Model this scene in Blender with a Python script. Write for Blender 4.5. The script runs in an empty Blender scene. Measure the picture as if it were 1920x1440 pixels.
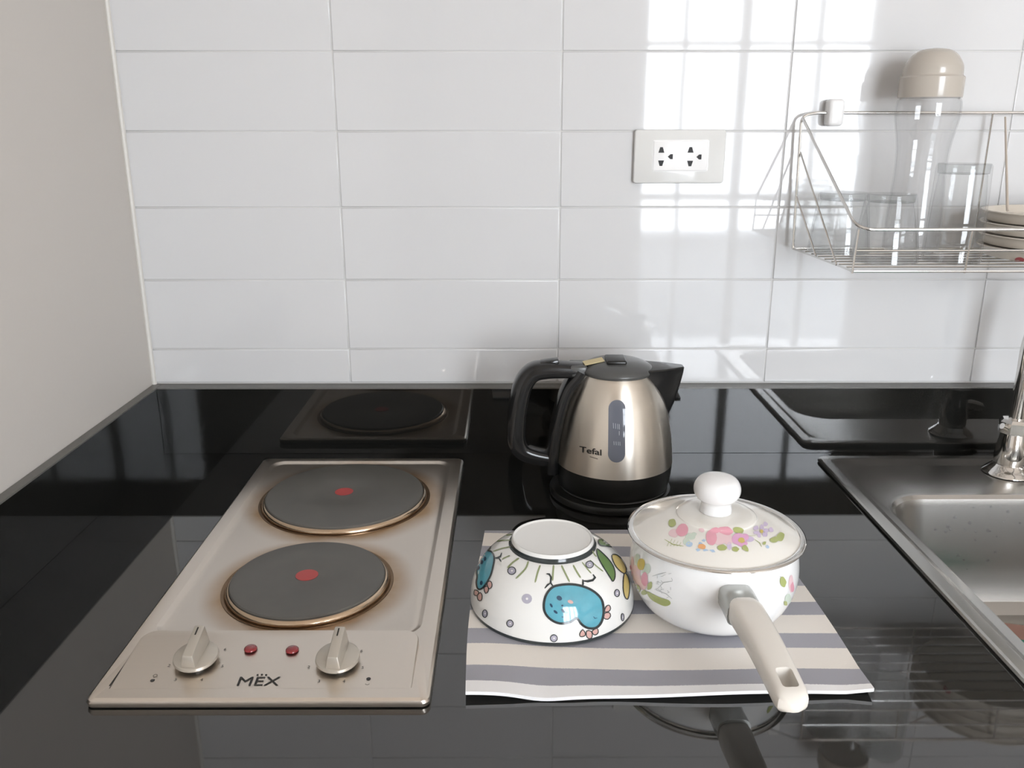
import bpy, bmesh, math, random
from mathutils import Vector, Matrix
from mathutils.bvhtree import BVHTree
from mathutils.geometry import delaunay_2d_cdt
random.seed(7)
R = math.radians
scene = bpy.context.scene
COL = scene.collection

# ------------------------------------------------------------------ camera
# worktop surface is z = 0, floor is z = -0.86, tiled wall face is y = 1.195
FPX, PITCH, YAW, ROLL, CAMH = 1608.0, 0.28973, -0.00199, -0.00063, 0.45555
CAM = Vector((0, 0, CAMH))
def camera_axes():
    cp, sp = math.cos(PITCH), math.sin(PITCH)
    rz = Matrix.Rotation(YAW, 3, 'Z')
    f, r, u = rz @ Vector((0, cp, -sp)), rz @ Vector((1, 0, 0)), rz @ Vector((0, sp, cp))
    c, s = math.cos(ROLL), math.sin(ROLL)
    return c * r + s * u, -s * r + c * u, f
AX_R, AX_U, AX_F = camera_axes()
def ray(px, py):
    return (AX_F + AX_R * ((px - 960) / FPX) - AX_U * ((py - 720) / FPX)).normalized()
def onz(px, py, z=0.0):
    d = ray(px, py); return CAM + d * ((z - CAMH) / d.z)
def ony(px, py, y):
    d = ray(px, py); return CAM + d * (y / d.y)
cam_data = bpy.data.cameras.new('camera')
cam = bpy.data.objects.new('camera', cam_data); COL.objects.link(cam)
cam_data.sensor_width = 36.0
cam_data.lens = FPX / 1920.0 * 36.0
cam_data.clip_start = 0.02
m = Matrix((AX_R, AX_U, -AX_F)).transposed().to_4x4(); m.translation = CAM
cam.matrix_world = m
scene.camera = cam

# ------------------------------------------------------------------ sky, light, exposure
world = bpy.data.worlds.new('sky'); scene.world = world
world.use_nodes = True
bg = world.node_tree.nodes['Background']
bg.inputs[0].default_value = (0.90, 0.935, 1.0, 1)
bg.inputs[1].default_value = 23.5
DOOR = (0.62, 1.79, -0.86, 1.45, -2.0)       # x0, x1, z0, z1, y of the balcony door opening
pl = bpy.data.lights.new('door_portal', 'AREA'); pl.shape = 'RECTANGLE'
pl.size, pl.size_y = DOOR[1] - DOOR[0], DOOR[3] - DOOR[2]
pl.cycles.is_portal = True
po = bpy.data.objects.new('door_portal', pl); COL.objects.link(po)
po.location = ((DOOR[0] + DOOR[1]) / 2, DOOR[4] - 0.12, (DOOR[2] + DOOR[3]) / 2)
po.rotation_euler = (R(90), 0, 0)
vs = scene.view_settings
vs.view_transform = 'Standard'; vs.look = 'None'; vs.gamma = 1.0; vs.use_curve_mapping = False
vs.exposure = 0.0
scene.cycles.transparent_max_bounces = 48

# ------------------------------------------------------------------ materials
def new_mat(name):
    mt = bpy.data.materials.new(name); mt.use_nodes = True
    nt = mt.node_tree
    return mt, nt, nt.nodes['Principled BSDF']
def mat(name, col, rough=0.5, metal=0.0, ior=1.5, coat=0.0, aniso=0.0, bump=None, mottle=0.0, mscale=8.0):
    mt, nt, b = new_mat(name)
    b.inputs['Base Color'].default_value = (*col, 1)
    b.inputs['Roughness'].default_value = rough
    b.inputs['Metallic'].default_value = metal
    b.inputs['IOR'].default_value = ior
    b.inputs['Coat Weight'].default_value = coat
    b.inputs['Coat Roughness'].default_value = 0.03
    b.inputs['Anisotropic'].default_value = aniso
    tc = nt.nodes.new('ShaderNodeTexCoord')
    if mottle:
        n = nt.nodes.new('ShaderNodeTexNoise'); n.inputs['Scale'].default_value = mscale; n.inputs['Detail'].default_value = 4
        nt.links.new(tc.outputs['Object'], n.inputs['Vector'])
        mr = nt.nodes.new('ShaderNodeMapRange')
        mr.inputs['To Min'].default_value = 1 - mottle; mr.inputs['To Max'].default_value = 1 + mottle
        nt.links.new(n.outputs['Fac'], mr.inputs['Value'])
        mx = nt.nodes.new('ShaderNodeVectorMath'); mx.operation = 'SCALE'
        mx.inputs[0].default_value = col
        nt.links.new(mr.outputs['Result'], mx.inputs['Scale'])
        nt.links.new(mx.outputs['Vector'], b.inputs['Base Color'])
    if bump:
        sc, st, vec = bump
        n = nt.nodes.new('ShaderNodeTexNoise'); n.inputs['Scale'].default_value = sc; n.inputs['Detail'].default_value = 3
        mp = nt.nodes.new('ShaderNodeMapping'); mp.inputs['Scale'].default_value = vec
        nt.links.new(tc.outputs['Object'], mp.inputs['Vector']); nt.links.new(mp.outputs['Vector'], n.inputs['Vector'])
        bp = nt.nodes.new('ShaderNodeBump'); bp.inputs['Strength'].default_value = st; bp.inputs['Distance'].default_value = 0.001
        nt.links.new(n.outputs['Fac'], bp.inputs['Height']); nt.links.new(bp.outputs['Normal'], b.inputs['Normal'])
    return mt
def thin_glass(name, tint=(0.96, 0.97, 0.97), ior=1.45):
    mt = bpy.data.materials.new(name); mt.use_nodes = True
    nt = mt.node_tree; nt.nodes.clear()
    o = nt.nodes.new('ShaderNodeOutputMaterial'); mx = nt.nodes.new('ShaderNodeMixShader')
    t = nt.nodes.new('ShaderNodeBsdfTransparent'); t.inputs[0].default_value = (*tint, 1)
    g = nt.nodes.new('ShaderNodeBsdfGlossy'); g.inputs['Roughness'].default_value = 0.02
    f0 = ((ior - 1) / (ior + 1)) ** 2                # Schlick reflectance, the same from both sides of the wall
    lw = nt.nodes.new('ShaderNodeLayerWeight'); lw.inputs['Blend'].default_value = 0.5
    pw = nt.nodes.new('ShaderNodeMath'); pw.operation = 'POWER'; pw.inputs[1].default_value = 5.0
    f = nt.nodes.new('ShaderNodeMath'); f.operation = 'MULTIPLY_ADD'; f.inputs[1].default_value = 1 - f0; f.inputs[2].default_value = f0
    nt.links.new(lw.outputs['Facing'], pw.inputs[0]); nt.links.new(pw.outputs[0], f.inputs[0])
    nt.links.new(f.outputs[0], mx.inputs[0]); nt.links.new(t.outputs[0], mx.inputs[1]); nt.links.new(g.outputs[0], mx.inputs[2])
    nt.links.new(mx.outputs[0], o.inputs[0])
    return mt
M = {}
M['tile'] = mat('glazed_tile', (0.615, 0.612, 0.612), 0.04, ior=1.5, bump=(6, 0.05, (1, 1, 1)))
M['grout'] = mat('grout', (0.60, 0.59, 0.57), 0.6)
M['paint'] = mat('wall_paint', (0.585, 0.55, 0.51), 0.6, bump=(220, 0.08, (1, 1, 1)))
M['ceiling'] = mat('ceiling_paint', (0.86, 0.805, 0.75), 0.8)
M['floor'] = mat('floor_tile', (0.60, 0.495, 0.41), 0.35, mottle=0.15, mscale=3)
M['granite'] = mat('black_granite', (0.012, 0.012, 0.011), 0.03, ior=1.9, mottle=0.5, mscale=350)
M['granite_up'] = mat('black_granite_upstand', (0.010, 0.010, 0.009), 0.035, ior=1.55, mottle=0.5, mscale=350)
M['granite_edge'] = mat('honed_granite_edge', (0.13, 0.125, 0.115), 0.35, mottle=0.2, mscale=300)
M['seal'] = mat('corner_sealant', (0.63, 0.61, 0.57), 0.5)
M['steel_sink'] = mat('sink_steel', (0.50, 0.49, 0.47), 0.26, 1.0, bump=(300, 0.05, (1, 0.06, 1)))
M['chrome'] = mat('chrome', (0.72, 0.70, 0.67), 0.08, 1.0)
M['wire'] = mat('wire_chrome', (0.70, 0.69, 0.67), 0.18, 1.0)
M['kettle_steel'] = mat('brushed_steel', (0.78, 0.725, 0.645), 0.30, 1.0, aniso=0.85, bump=(120, 0.03, (0.05, 0.05, 3)))
kn_ = M['kettle_steel'].node_tree; tg = kn_.nodes.new('ShaderNodeTangent'); tg.direction_type = 'RADIAL'; tg.axis = 'Z'
kb_ = kn_.nodes['Principled BSDF']; kn_.links.new(tg.outputs[0], kb_.inputs['Tangent']); kb_.inputs['Anisotropic Rotation'].default_value = 0.25
M['black_plastic'] = mat('black_plastic', (0.012, 0.012, 0.012), 0.14)
M['black_matt'] = mat('black_matt_plastic', (0.008, 0.008, 0.007), 0.32)
M['grey_plastic'] = mat('dark_grey_plastic', (0.075, 0.075, 0.072), 0.3)
M['gauge'] = mat('gauge_plastic', (0.14, 0.15, 0.18), 0.06)
M['pale_print'] = mat('pale_print', (0.42, 0.44, 0.48), 0.4)
M['dark_print'] = mat('dark_print', (0.02, 0.018, 0.015), 0.4)
M['grey_print'] = mat('grey_print', (0.22, 0.19, 0.15), 0.4)
M['sticker'] = mat('yellow_sticker', (0.66, 0.55, 0.30), 0.5)
M['cast_iron'] = mat('cast_iron_plate', (0.10, 0.095, 0.084), 0.42, mottle=0.12, mscale=40)
M['red_dot'] = mat('red_enamel', (0.42, 0.05, 0.045), 0.4)
M['red_lens'] = mat('red_lens', (0.22, 0.008, 0.012), 0.08, coat=1.0)
M['ring_steel'] = mat('heat_tinted_steel', (0.60, 0.46, 0.33), 0.2, 1.0)
M['gap_shade'] = mat('gap_shade_steel', (0.20, 0.13, 0.075), 0.3, 1.0)  # dark brown: shade of the hotplate gaps put into the colour
M['knob'] = mat('silver_plastic', (0.52, 0.475, 0.41), 0.34, 0.55)
M['enamel'] = mat('white_enamel', (0.88, 0.875, 0.865), 0.08, coat=0.4)
M['lid_enamel'] = mat('cream_enamel', (0.83, 0.80, 0.74), 0.10, coat=0.4)
M['handle_white'] = mat('cream_plastic', (0.79, 0.745, 0.68), 0.25)
M['knob_white'] = mat('white_plastic', (0.82, 0.81, 0.80), 0.16)
M['bracket'] = mat('bracket_metal', (0.50, 0.51, 0.49), 0.25, 0.6)
M['ceramic'] = mat('white_glaze', (0.80, 0.79, 0.76), 0.06, coat=0.3)
M['p_dark'] = mat('paint_charcoal', (0.035, 0.042, 0.043), 0.12)
M['p_blue'] = mat('paint_turquoise', (0.115, 0.37, 0.46), 0.08, coat=0.3, mottle=0.25, mscale=60)
M['p_navy'] = mat('paint_navy', (0.03, 0.07, 0.12), 0.15)
M['p_pink'] = mat('paint_dusty_pink', (0.62, 0.38, 0.34), 0.15)
M['p_green'] = mat('paint_leaf_green', (0.13, 0.22, 0.075), 0.15)
M['p_olive'] = mat('paint_grass', (0.27, 0.31, 0.16), 0.15)
M['p_yellow'] = mat('paint_yellow', (0.60, 0.46, 0.16), 0.15)
M['p_lilac'] = mat('paint_lilac_grey', (0.42, 0.40, 0.47), 0.15)
M['f_pink'] = mat('flower_pink', (0.76, 0.36, 0.43), 0.12)
M['f_pale'] = mat('flower_pale_pink', (0.80, 0.58, 0.60), 0.12)
M['f_magenta'] = mat('flower_magenta', (0.74, 0.40, 0.60), 0.12)
M['f_lilac'] = mat('flower_lilac', (0.62, 0.52, 0.68), 0.12)
M['f_orange'] = mat('flower_orange', (0.78, 0.40, 0.18), 0.12)
M['f_yellow'] = mat('flower_ochre', (0.62, 0.48, 0.14), 0.12)
M['f_leaf'] = mat('flower_leaf', (0.40, 0.44, 0.17), 0.12)
M['f_mint'] = mat('flower_mint', (0.60, 0.68, 0.58), 0.12)
M['f_grey'] = mat('flower_grey', (0.45, 0.46, 0.45), 0.12)
M['f_blue'] = mat('flower_blue', (0.45, 0.58, 0.74), 0.12)
M['socket'] = mat('socket_plastic', (0.66, 0.655, 0.635), 0.10)
M['black_hole'] = mat('socket_slot', (0.01, 0.01, 0.01), 0.6)
M['glass'] = thin_glass('clear_glass', (0.975, 0.978, 0.978))
M['glass_thick'] = thin_glass('thick_glass', (0.90, 0.91, 0.91))
M['bottle'] = thin_glass('clear_bottle', (0.97, 0.97, 0.97), 1.45)
M['pane'] = thin_glass('window_glass', (0.97, 0.98, 0.98))
M['cap'] = mat('cream_cap', (0.47, 0.425, 0.37), 0.18)
M['dish'] = mat('beige_dish', (0.66, 0.60, 0.52), 0.22)
M['dish_red'] = mat('dish_red', (0.40, 0.09, 0.10), 0.3)
M['wood'] = mat('chopstick_wood', (0.50, 0.43, 0.36), 0.45)
M['cloth_teal'] = mat('teal_cloth', (0.045, 0.22, 0.17), 0.9, bump=(300, 0.4, (1, 1, 1)))
M['cloth_pink'] = mat('pink_cloth', (0.38, 0.22, 0.18), 0.9, bump=(300, 0.4, (1, 1, 1)))
M['alu'] = mat('door_aluminium', (0.62, 0.62, 0.62), 0.4)
M['concrete'] = mat('balcony_render', (0.34, 0.35, 0.36), 0.9)
M['cabinet'] = mat('cabinet_laminate', (0.55, 0.50, 0.44), 0.4)
M['water'] = mat('water_drop', (0.62, 0.64, 0.64), 0.02)

# hob deck: stainless steel with amber heat stains round the two plates
PLATES = [(-0.2095, 1.003, 0.0985), (-0.2085, 0.7905, 0.0785)]
def hob_material():
    mt, nt, b = new_mat('hob_steel')
    N, L = nt.nodes, nt.links
    b.inputs['Metallic'].default_value = 1.0; b.inputs['Roughness'].default_value = 0.30
    geo = N.new('ShaderNodeNewGeometry')
    tot = None
    for cx, cy, r in PLATES:
        sub = N.new('ShaderNodeVectorMath'); sub.operation = 'DISTANCE'
        fl = N.new('ShaderNodeVectorMath'); fl.operation = 'MULTIPLY'; fl.inputs[1].default_value = (1, 1, 0)
        L.new(geo.outputs['Position'], fl.inputs[0]); L.new(fl.outputs[0], sub.inputs[0])
        sub.inputs[1].default_value = (cx + 0.002, cy - 0.004, 0)
        mr = N.new('ShaderNodeMapRange'); mr.interpolation_type = 'SMOOTHSTEP'
        mr.inputs['From Min'].default_value = r + 0.006; mr.inputs['From Max'].default_value = r + 0.034
        mr.inputs['To Min'].default_value = 1; mr.inputs['To Max'].default_value = 0
        L.new(sub.outputs['Value'], mr.inputs['Value'])
        if tot is None: tot = mr.outputs['Result']
        else:
            mxm = N.new('ShaderNodeMath'); mxm.operation = 'MAXIMUM'
            L.new(tot, mxm.inputs[0]); L.new(mr.outputs['Result'], mxm.inputs[1]); tot = mxm.outputs[0]
    nz = N.new('ShaderNodeTexNoise'); nz.inputs['Scale'].default_value = 18; nz.inputs['Detail'].default_value = 4
    L.new(geo.outputs['Position'], nz.inputs['Vector'])
    nr = N.new('ShaderNodeMapRange'); nr.inputs['To Min'].default_value = 0.2; nr.inputs['To Max'].default_value = 1.5
    L.new(nz.outputs['Fac'], nr.inputs['Value'])
    ml = N.new('ShaderNodeMath'); ml.operation = 'MULTIPLY'; ml.use_clamp = True
    L.new(tot, ml.inputs[0]); L.new(nr.outputs['Result'], ml.inputs[1])
    mix = N.new('ShaderNodeMix'); mix.data_type = 'RGBA'
    mix.inputs['A'].default_value = (0.72, 0.65, 0.575, 1); mix.inputs['B'].default_value = (0.42, 0.27, 0.145, 1)
    L.new(ml.outputs[0], mix.inputs['Factor']); L.new(mix.outputs['Result'], b.inputs['Base Color'])
    n2 = N.new('ShaderNodeTexNoise'); n2.inputs['Scale'].default_value = 260
    mp = N.new('ShaderNodeMapping'); mp.inputs['Scale'].default_value = (0.05, 1, 1)
    L.new(geo.outputs['Position'], mp.inputs['Vector']); L.new(mp.outputs['Vector'], n2.inputs['Vector'])
    bp = N.new('ShaderNodeBump'); bp.inputs['Strength'].default_value = 0.06; bp.inputs['Distance'].default_value = 0.001
    L.new(n2.outputs['Fac'], bp.inputs['Height']); L.new(bp.outputs['Normal'], b.inputs['Normal'])
    return mt
M['hob'] = hob_material()

# woven towel: grey stripes across a cream ground (stripes run along x)
def towel_material():
    mt, nt, b = new_mat('striped_cotton')
    N, L = nt.nodes, nt.links
    b.inputs['Roughness'].default_value = 0.95; b.inputs['Specular IOR Level'].default_value = 0.1
    b.inputs['Sheen Weight'].default_value = 0.2
    tc = N.new('ShaderNodeTexCoord')
    sx = N.new('ShaderNodeSeparateXYZ'); L.new(tc.outputs['UV'], sx.inputs[0])
    def math_(op, a, c=None):
        n = N.new('ShaderNodeMath'); n.operation = op
        for i, v in enumerate((a, c)):
            if v is None: continue
            if isinstance(v, (int, float)): n.inputs[i].default_value = v
            else: L.new(v, n.inputs[i])
        return n.outputs[0]
    v = sx.outputs['Y']                              # metres from the front hem; the stripes run a little askew
    v = math_('SUBTRACT', v, math_('MULTIPLY', math_('SUBTRACT', 0.34, sx.outputs['X']), 0.028))
    nz = N.new('ShaderNodeTexNoise'); nz.inputs['Scale'].default_value = 900; L.new(tc.outputs['UV'], nz.inputs['Vector'])
    v = math_('ADD', v, math_('MULTIPLY', math_('SUBTRACT', nz.outputs['Fac'], 0.5), 0.0016))
    ph = math_('FRACT', math_('DIVIDE', math_('SUBTRACT', v, 0.008), 0.0565))
    on = math_('MULTIPLY', math_('LESS_THAN', ph, 0.43), math_('GREATER_THAN', v, 0.008))
    hem = math_('LESS_THAN', v, 0.008)
    mix = N.new('ShaderNodeMix'); mix.data_type = 'RGBA'
    mix.inputs['A'].default_value = (0.83, 0.775, 0.71, 1); mix.inputs['B'].default_value = (0.37, 0.365, 0.40, 1)
    L.new(on, mix.inputs['Factor'])
    m2 = N.new('ShaderNodeMix'); m2.data_type = 'RGBA'; m2.inputs['B'].default_value = (0.90, 0.885, 0.88, 1)
    L.new(hem, m2.inputs['Factor']); L.new(mix.outputs['Result'], m2.inputs['A'])
    L.new(m2.outputs['Result'], b.inputs['Base Color'])
    n3 = N.new('ShaderNodeTexNoise'); n3.inputs['Scale'].default_value = 1400; L.new(tc.outputs['UV'], n3.inputs['Vector'])
    bp = N.new('ShaderNodeBump'); bp.inputs['Strength'].default_value = 0.35; bp.inputs['Distance'].default_value = 0.0006
    L.new(n3.outputs['Fac'], bp.inputs['Height']); L.new(bp.outputs['Normal'], b.inputs['Normal'])
    return mt
M['towel'] = towel_material()

# ------------------------------------------------------------------ mesh helpers (all take world coordinates)
ORG = {}
def mesh_of(name, verts, faces, smooth=True):
    me = bpy.data.meshes.new(name); me.from_pydata([tuple(v) for v in verts], [], faces)
    bm = bmesh.new(); bm.from_mesh(me); bmesh.ops.recalc_face_normals(bm, faces=bm.faces); bm.to_mesh(me); bm.free()
    if smooth: me.polygons.foreach_set('use_smooth', [True] * len(me.polygons))
    return me
def obj(name, data, material, parent=None, org=None, smooth=True, edge=35):
    """data = (verts, faces) in world coordinates; linked as ONE mesh object"""
    verts, faces = data
    o_ = ORG[parent] if parent is not None else Vector(org or (0, 0, 0))
    me = mesh_of(name, [Vector(v) - o_ for v in verts], faces, smooth)
    if smooth: me.set_sharp_from_angle(angle=R(edge))
    me.materials.append(material)
    o = bpy.data.objects.new(name, me); COL.objects.link(o)
    if parent is not None: o.parent = parent
    else: o.location = o_
    ORG[o] = o_
    return o
def tag(o, label, cat=None, group=None, kind=None):
    if label: o['label'] = label
    if cat: o['category'] = cat
    if group: o['group'] = group
    if kind: o['kind'] = kind
    return o
def thing(name, label, cat, loc, group=None):
    o = bpy.data.objects.new(name, None); COL.objects.link(o); o.location = loc; o.empty_display_size = 0.02
    ORG[o] = Vector(loc)
    return tag(o, label, cat, group)
def struct(name, data, material, label=None, smooth=False):
    o = obj(name, data, material, smooth=smooth); o['kind'] = 'structure'
    if label: o['label'] = label
    return o
def join(*parts):
    V, F = [], []
    for v, f in parts:
        k = len(V); V += list(v); F += [tuple(i + k for i in q) for q in f]
    return V, F
def box(x0, x1, y0, y1, z0, z1, bevel=0.0, seg=2):
    bm = bmesh.new(); bmesh.ops.create_cube(bm, size=1)
    for v in bm.verts:
        v.co = Vector((x0 + (v.co.x + .5) * (x1 - x0), y0 + (v.co.y + .5) * (y1 - y0), z0 + (v.co.z + .5) * (z1 - z0)))
    if bevel: bmesh.ops.bevel(bm, geom=bm.edges[:], offset=bevel, segments=seg, affect='EDGES', profile=0.5)
    return out(bm)
def out(bm):
    bm.verts.index_update()
    d = ([v.co.copy() for v in bm.verts], [tuple(v.index for v in f.verts) for f in bm.faces]); bm.free(); return d
def bevelled(verts, faces, off, seg=2):
    bm = bmesh.new(); vs_ = [bm.verts.new(v) for v in verts]
    for f in faces: bm.faces.new([vs_[i] for i in f])
    bmesh.ops.recalc_face_normals(bm, faces=bm.faces)
    bmesh.ops.bevel(bm, geom=bm.edges[:], offset=off, segments=seg, affect='EDGES', profile=0.5)
    return out(bm)
def moved(d, mtx): return [mtx @ Vector(v) for v in d[0]], d[1]
def smooth_profile(pts, n=6):
    """Catmull-Rom through (r, z) points"""
    P = [Vector(p) for p in pts]; res = []
    for i in range(len(P) - 1):
        a, b, c, d = P[max(i - 1, 0)], P[i], P[i + 1], P[min(i + 2, len(P) - 1)]
        for k in range(n):
            t = k / n
            res.append(0.5 * ((2 * b) + (c - a) * t + (2 * a - 5 * b + 4 * c - d) * t * t + (3 * b - a - 3 * c + d) * t ** 3))
    res.append(P[-1]); return [tuple(p) for p in res]
def lathe(prof, c, seg=64, closed=False):
    V, F = [], []; n = len(prof)
    for r, z in prof:
        r = max(r, 0.0)
        for k in range(seg):
            a = 2 * math.pi * k / seg
            V.append(Vector((c[0] + r * math.cos(a), c[1] + r * math.sin(a), c[2] + z)))
    for i in range(n - 1 if not closed else n):
        j = (i + 1) % n
        for k in range(seg):
            l = (k + 1) % seg
            F.append((i * seg + k, i * seg + l, j * seg + l, j * seg + k))
    if not closed:
        F.append(tuple(range(seg))[::-1]); F.append(tuple((n - 1) * seg + k for k in range(seg)))
    return V, F
def tube(pts, r, seg=8, closed=False, cap=True):
    P = [Vector(p) for p in pts]; n = len(P); V, F = [], []
    T = []
    for i in range(n):
        a = P[(i - 1) % n] if closed else P[max(i - 1, 0)]
        b = P[(i + 1) % n] if closed else P[min(i + 1, n - 1)]
        T.append((b - a).normalized())
    nrm = T[0].orthogonal().normalized()
    for i in range(n):
        nrm = (nrm - T[i] * nrm.dot(T[i])).normalized(); bi = T[i].cross(nrm)
        rr = r[i] if isinstance(r, (list, tuple)) else r
        for k in range(seg):
            a = 2 * math.pi * k / seg
            V.append(P[i] + (nrm * math.cos(a) + bi * math.sin(a)) * rr)
    for i in range(n if closed else n - 1):
        j = (i + 1) % n
        for k in range(seg):
            l = (k + 1) % seg
            F.append((i * seg + k, i * seg + l, j * seg + l, j * seg + k))
    if cap and not closed:
        F.append(tuple(range(seg))[::-1]); F.append(tuple((n - 1) * seg + k for k in range(seg)))
    return V, F
def fillet(pts, rad, n=5):
    """round the inner corners of a polyline"""
    P = [Vector(p) for p in pts]; res = [P[0]]
    for i in range(1, len(P) - 1):
        a, b, c = P[i - 1], P[i], P[i + 1]
        d1 = (a - b); d2 = (c - b); r = min(rad, d1.length * .49, d2.length * .49)
        s, e = b + d1.normalized() * r, b + d2.normalized() * r
        for k in range(n + 1):
            t = k / n; res.append(s * (1 - t) ** 2 + b * 2 * t * (1 - t) + e * t * t)
    res.append(P[-1]); return res
def spline(pts, n=8):
    P = [Vector(p) for p in pts]; res = []
    for i in range(len(P) - 1):
        a, b, c, d = P[max(i - 1, 0)], P[i], P[i + 1], P[min(i + 2, len(P) - 1)]
        for k in range(n):
            t = k / n
            res.append(0.5 * ((2 * b) + (c - a) * t + (2 * a - 5 * b + 4 * c - d) * t * t + (3 * b - a - 3 * c + d) * t ** 3))
    res.append(P[-1]); return res
def sweep(path, side, w, h, n=20, power=3.0):
    """superellipse section (half-width w along side, half-height h) swept along a planar path; w, h lists or numbers"""
    P = [Vector(p) for p in path]; m_ = len(P); side = Vector(side).normalized(); V, F = [], []
    for i in range(m_):
        t = (P[min(i + 1, m_ - 1)] - P[max(i - 1, 0)]).normalized(); up = side.cross(t).normalized()
        sd = t.cross(up).normalized()
        ww = w[i] if isinstance(w, list) else w; hh = h[i] if isinstance(h, list) else h
        for k in range(n):
            a = 2 * math.pi * k / n; ca, sa = math.cos(a), math.sin(a)
            V.append(P[i] + sd * ww * math.copysign(abs(ca) ** (2 / power), ca) + up * hh * math.copysign(abs(sa) ** (2 / power), sa))
    for i in range(m_ - 1):
        for k in range(n):
            l = (k + 1) % n
            F.append((i * n + k, i * n + l, (i + 1) * n + l, (i + 1) * n + k))
    F.append(tuple(range(n))[::-1]); F.append(tuple((m_ - 1) * n + k for k in range(n)))
    return V, F
def rrect(x0, x1, y0, y1, r, z, n=8, zf=None):
    L_ = []
    rs = r if isinstance(r, (list, tuple)) else (r,) * 4       # corners: (x1,y1) (x0,y1) (x0,y0) (x1,y0)
    for q, (cx, cy, a0) in enumerate(((x1, y1, 0), (x0, y1, 90), (x0, y0, 180), (x1, y0, 270))):
        rr = rs[q]; sx = -1 if cx == x1 else 1; sy = -1 if cy == y1 else 1
        for k in range(n + 1):
            a = R(a0 + 90 * k / n)
            x, y = cx + sx * rr + rr * math.cos(a), cy + sy * rr + rr * math.sin(a)
            L_.append(Vector((x, y, zf(x, y) if zf else z)))
    return L_
def loft(loops, cap0=False, cap1=True):
    V, F = [], []; n = len(loops[0])
    for l in loops: V += l
    for i in range(len(loops) - 1):
        for k in range(n):
            l = (k + 1) % n
            F.append((i * n + k, i * n + l, (i + 1) * n + l, (i + 1) * n + k))
    if cap0: F.append(tuple(range(n))[::-1])
    if cap1: F.append(tuple((len(loops) - 1) * n + k for k in range(n)))
    return V, F
def boolean_cut(d, cutter):
    a = bpy.data.objects.new('tmp_a', mesh_of('tmp_a', *d)); b = bpy.data.objects.new('tmp_b', mesh_of('tmp_b', *cutter))
    COL.objects.link(a); COL.objects.link(b)
    md = a.modifiers.new('cut', 'BOOLEAN'); md.object = b; md.operation = 'DIFFERENCE'; md.solver = 'EXACT'
    ev = a.evaluated_get(bpy.context.evaluated_depsgraph_get()); me = ev.to_mesh()
    res = ([v.co.copy() for v in me.vertices], [tuple(p.vertices) for p in me.polygons]); ev.to_mesh_clear()
    for o in (a, b):
        dm = o.data; bpy.data.objects.remove(o); bpy.data.meshes.remove(dm)
    return res
def text_mesh(body, size, bold=0.0):
    cu = bpy.data.curves.new('tmp_text', 'FONT'); cu.body = body; cu.size = size; cu.resolution_u = 4; cu.offset = bold * size
    o = bpy.data.objects.new('tmp_text', cu); COL.objects.link(o)
    ev = o.evaluated_get(bpy.context.evaluated_depsgraph_get()); me = ev.to_mesh()
    res = ([v.co.copy() for v in me.vertices], [tuple(p.vertices) for p in me.polygons]); ev.to_mesh_clear()
    bpy.data.objects.remove(o); bpy.data.curves.remove(cu)
    return res
# --- thin painted shapes laid on a surface: outline given by photo pixels, depth comes from the surface they lie on
class Surface:
    def __init__(self, *datas):
        v, f = join(*datas); self.t = BVHTree.FromPolygons([tuple(p) for p in v], f)
    def hit(self, px, py, off):
        d = ray(px, py); p, n, i, t = self.t.ray_cast(CAM, d)
        if p is None: return None
        if n.dot(d) > 0: n = -n
        return p + n * off
def blob(pts, n=3):
    """closed smooth outline through the points"""
    P = [Vector(p) for p in pts]; k = len(P); res = []
    for i in range(k):
        a, b, c, d = P[i - 1], P[i], P[(i + 1) % k], P[(i + 2) % k]
        for j in range(n):
            t = j / n
            res.append(0.5 * ((2 * b) + (c - a) * t + (2 * a - 5 * b + 4 * c - d) * t * t + (3 * b - a - 3 * c + d) * t ** 3))
    return res
def ell(cx, cy, rx, ry=None, rot=0.0, n=14):
    ry = ry or rx; c, s = math.cos(R(rot)), math.sin(R(rot)); res = []
    for k in range(n):
        a = 2 * math.pi * k / n; x, y = rx * math.cos(a), ry * math.sin(a)
        res.append(Vector((cx + x * c - y * s, cy + x * s + y * c)))
    return res
def fill_px(poly, step=6.0):
    poly = [Vector((p[0], p[1])) for p in poly]; n = len(poly)
    xs = [p.x for p in poly]; ys = [p.y for p in poly]
    pts = list(poly)
    def inside(q):
        c = False
        for i in range(n):
            a, b = poly[i], poly[i - 1]
            if (a.y > q.y) != (b.y > q.y) and q.x < (b.x - a.x) * (q.y - a.y) / (b.y - a.y) + a.x: c = not c
        return c
    y = min(ys) + step / 2
    while y < max(ys):
        x = min(xs) + step / 2
        while x < max(xs):
            if inside(Vector((x, y))): pts.append(Vector((x, y)))
            x += step
        y += step
    r = delaunay_2d_cdt(pts, [], [list(range(n))], 1, 1e-5)
    return [Vector((p[0], p[1])) for p in r[0]], [tuple(f) for f in r[2]]
def stroke_px(pts, w, closed=False):
    P = [Vector((p[0], p[1])) for p in pts]; n = len(P); V, F = [], []
    for i in range(n):
        a = P[i - 1] if (closed or i) else P[i]; b = P[(i + 1) % n] if (closed or i < n - 1) else P[i]
        t = (b - a).normalized(); q = Vector((-t.y, t.x))
        ww = w
        if not closed and i in (0, n - 1): ww = w * 0.45
        V += [P[i] + q * ww / 2, P[i] - q * ww / 2]
    for i in range(n if closed else n - 1):
        j = (i + 1) % n; F.append((2 * i, 2 * i + 1, 2 * j + 1, 2 * j))
    return V, F
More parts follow.
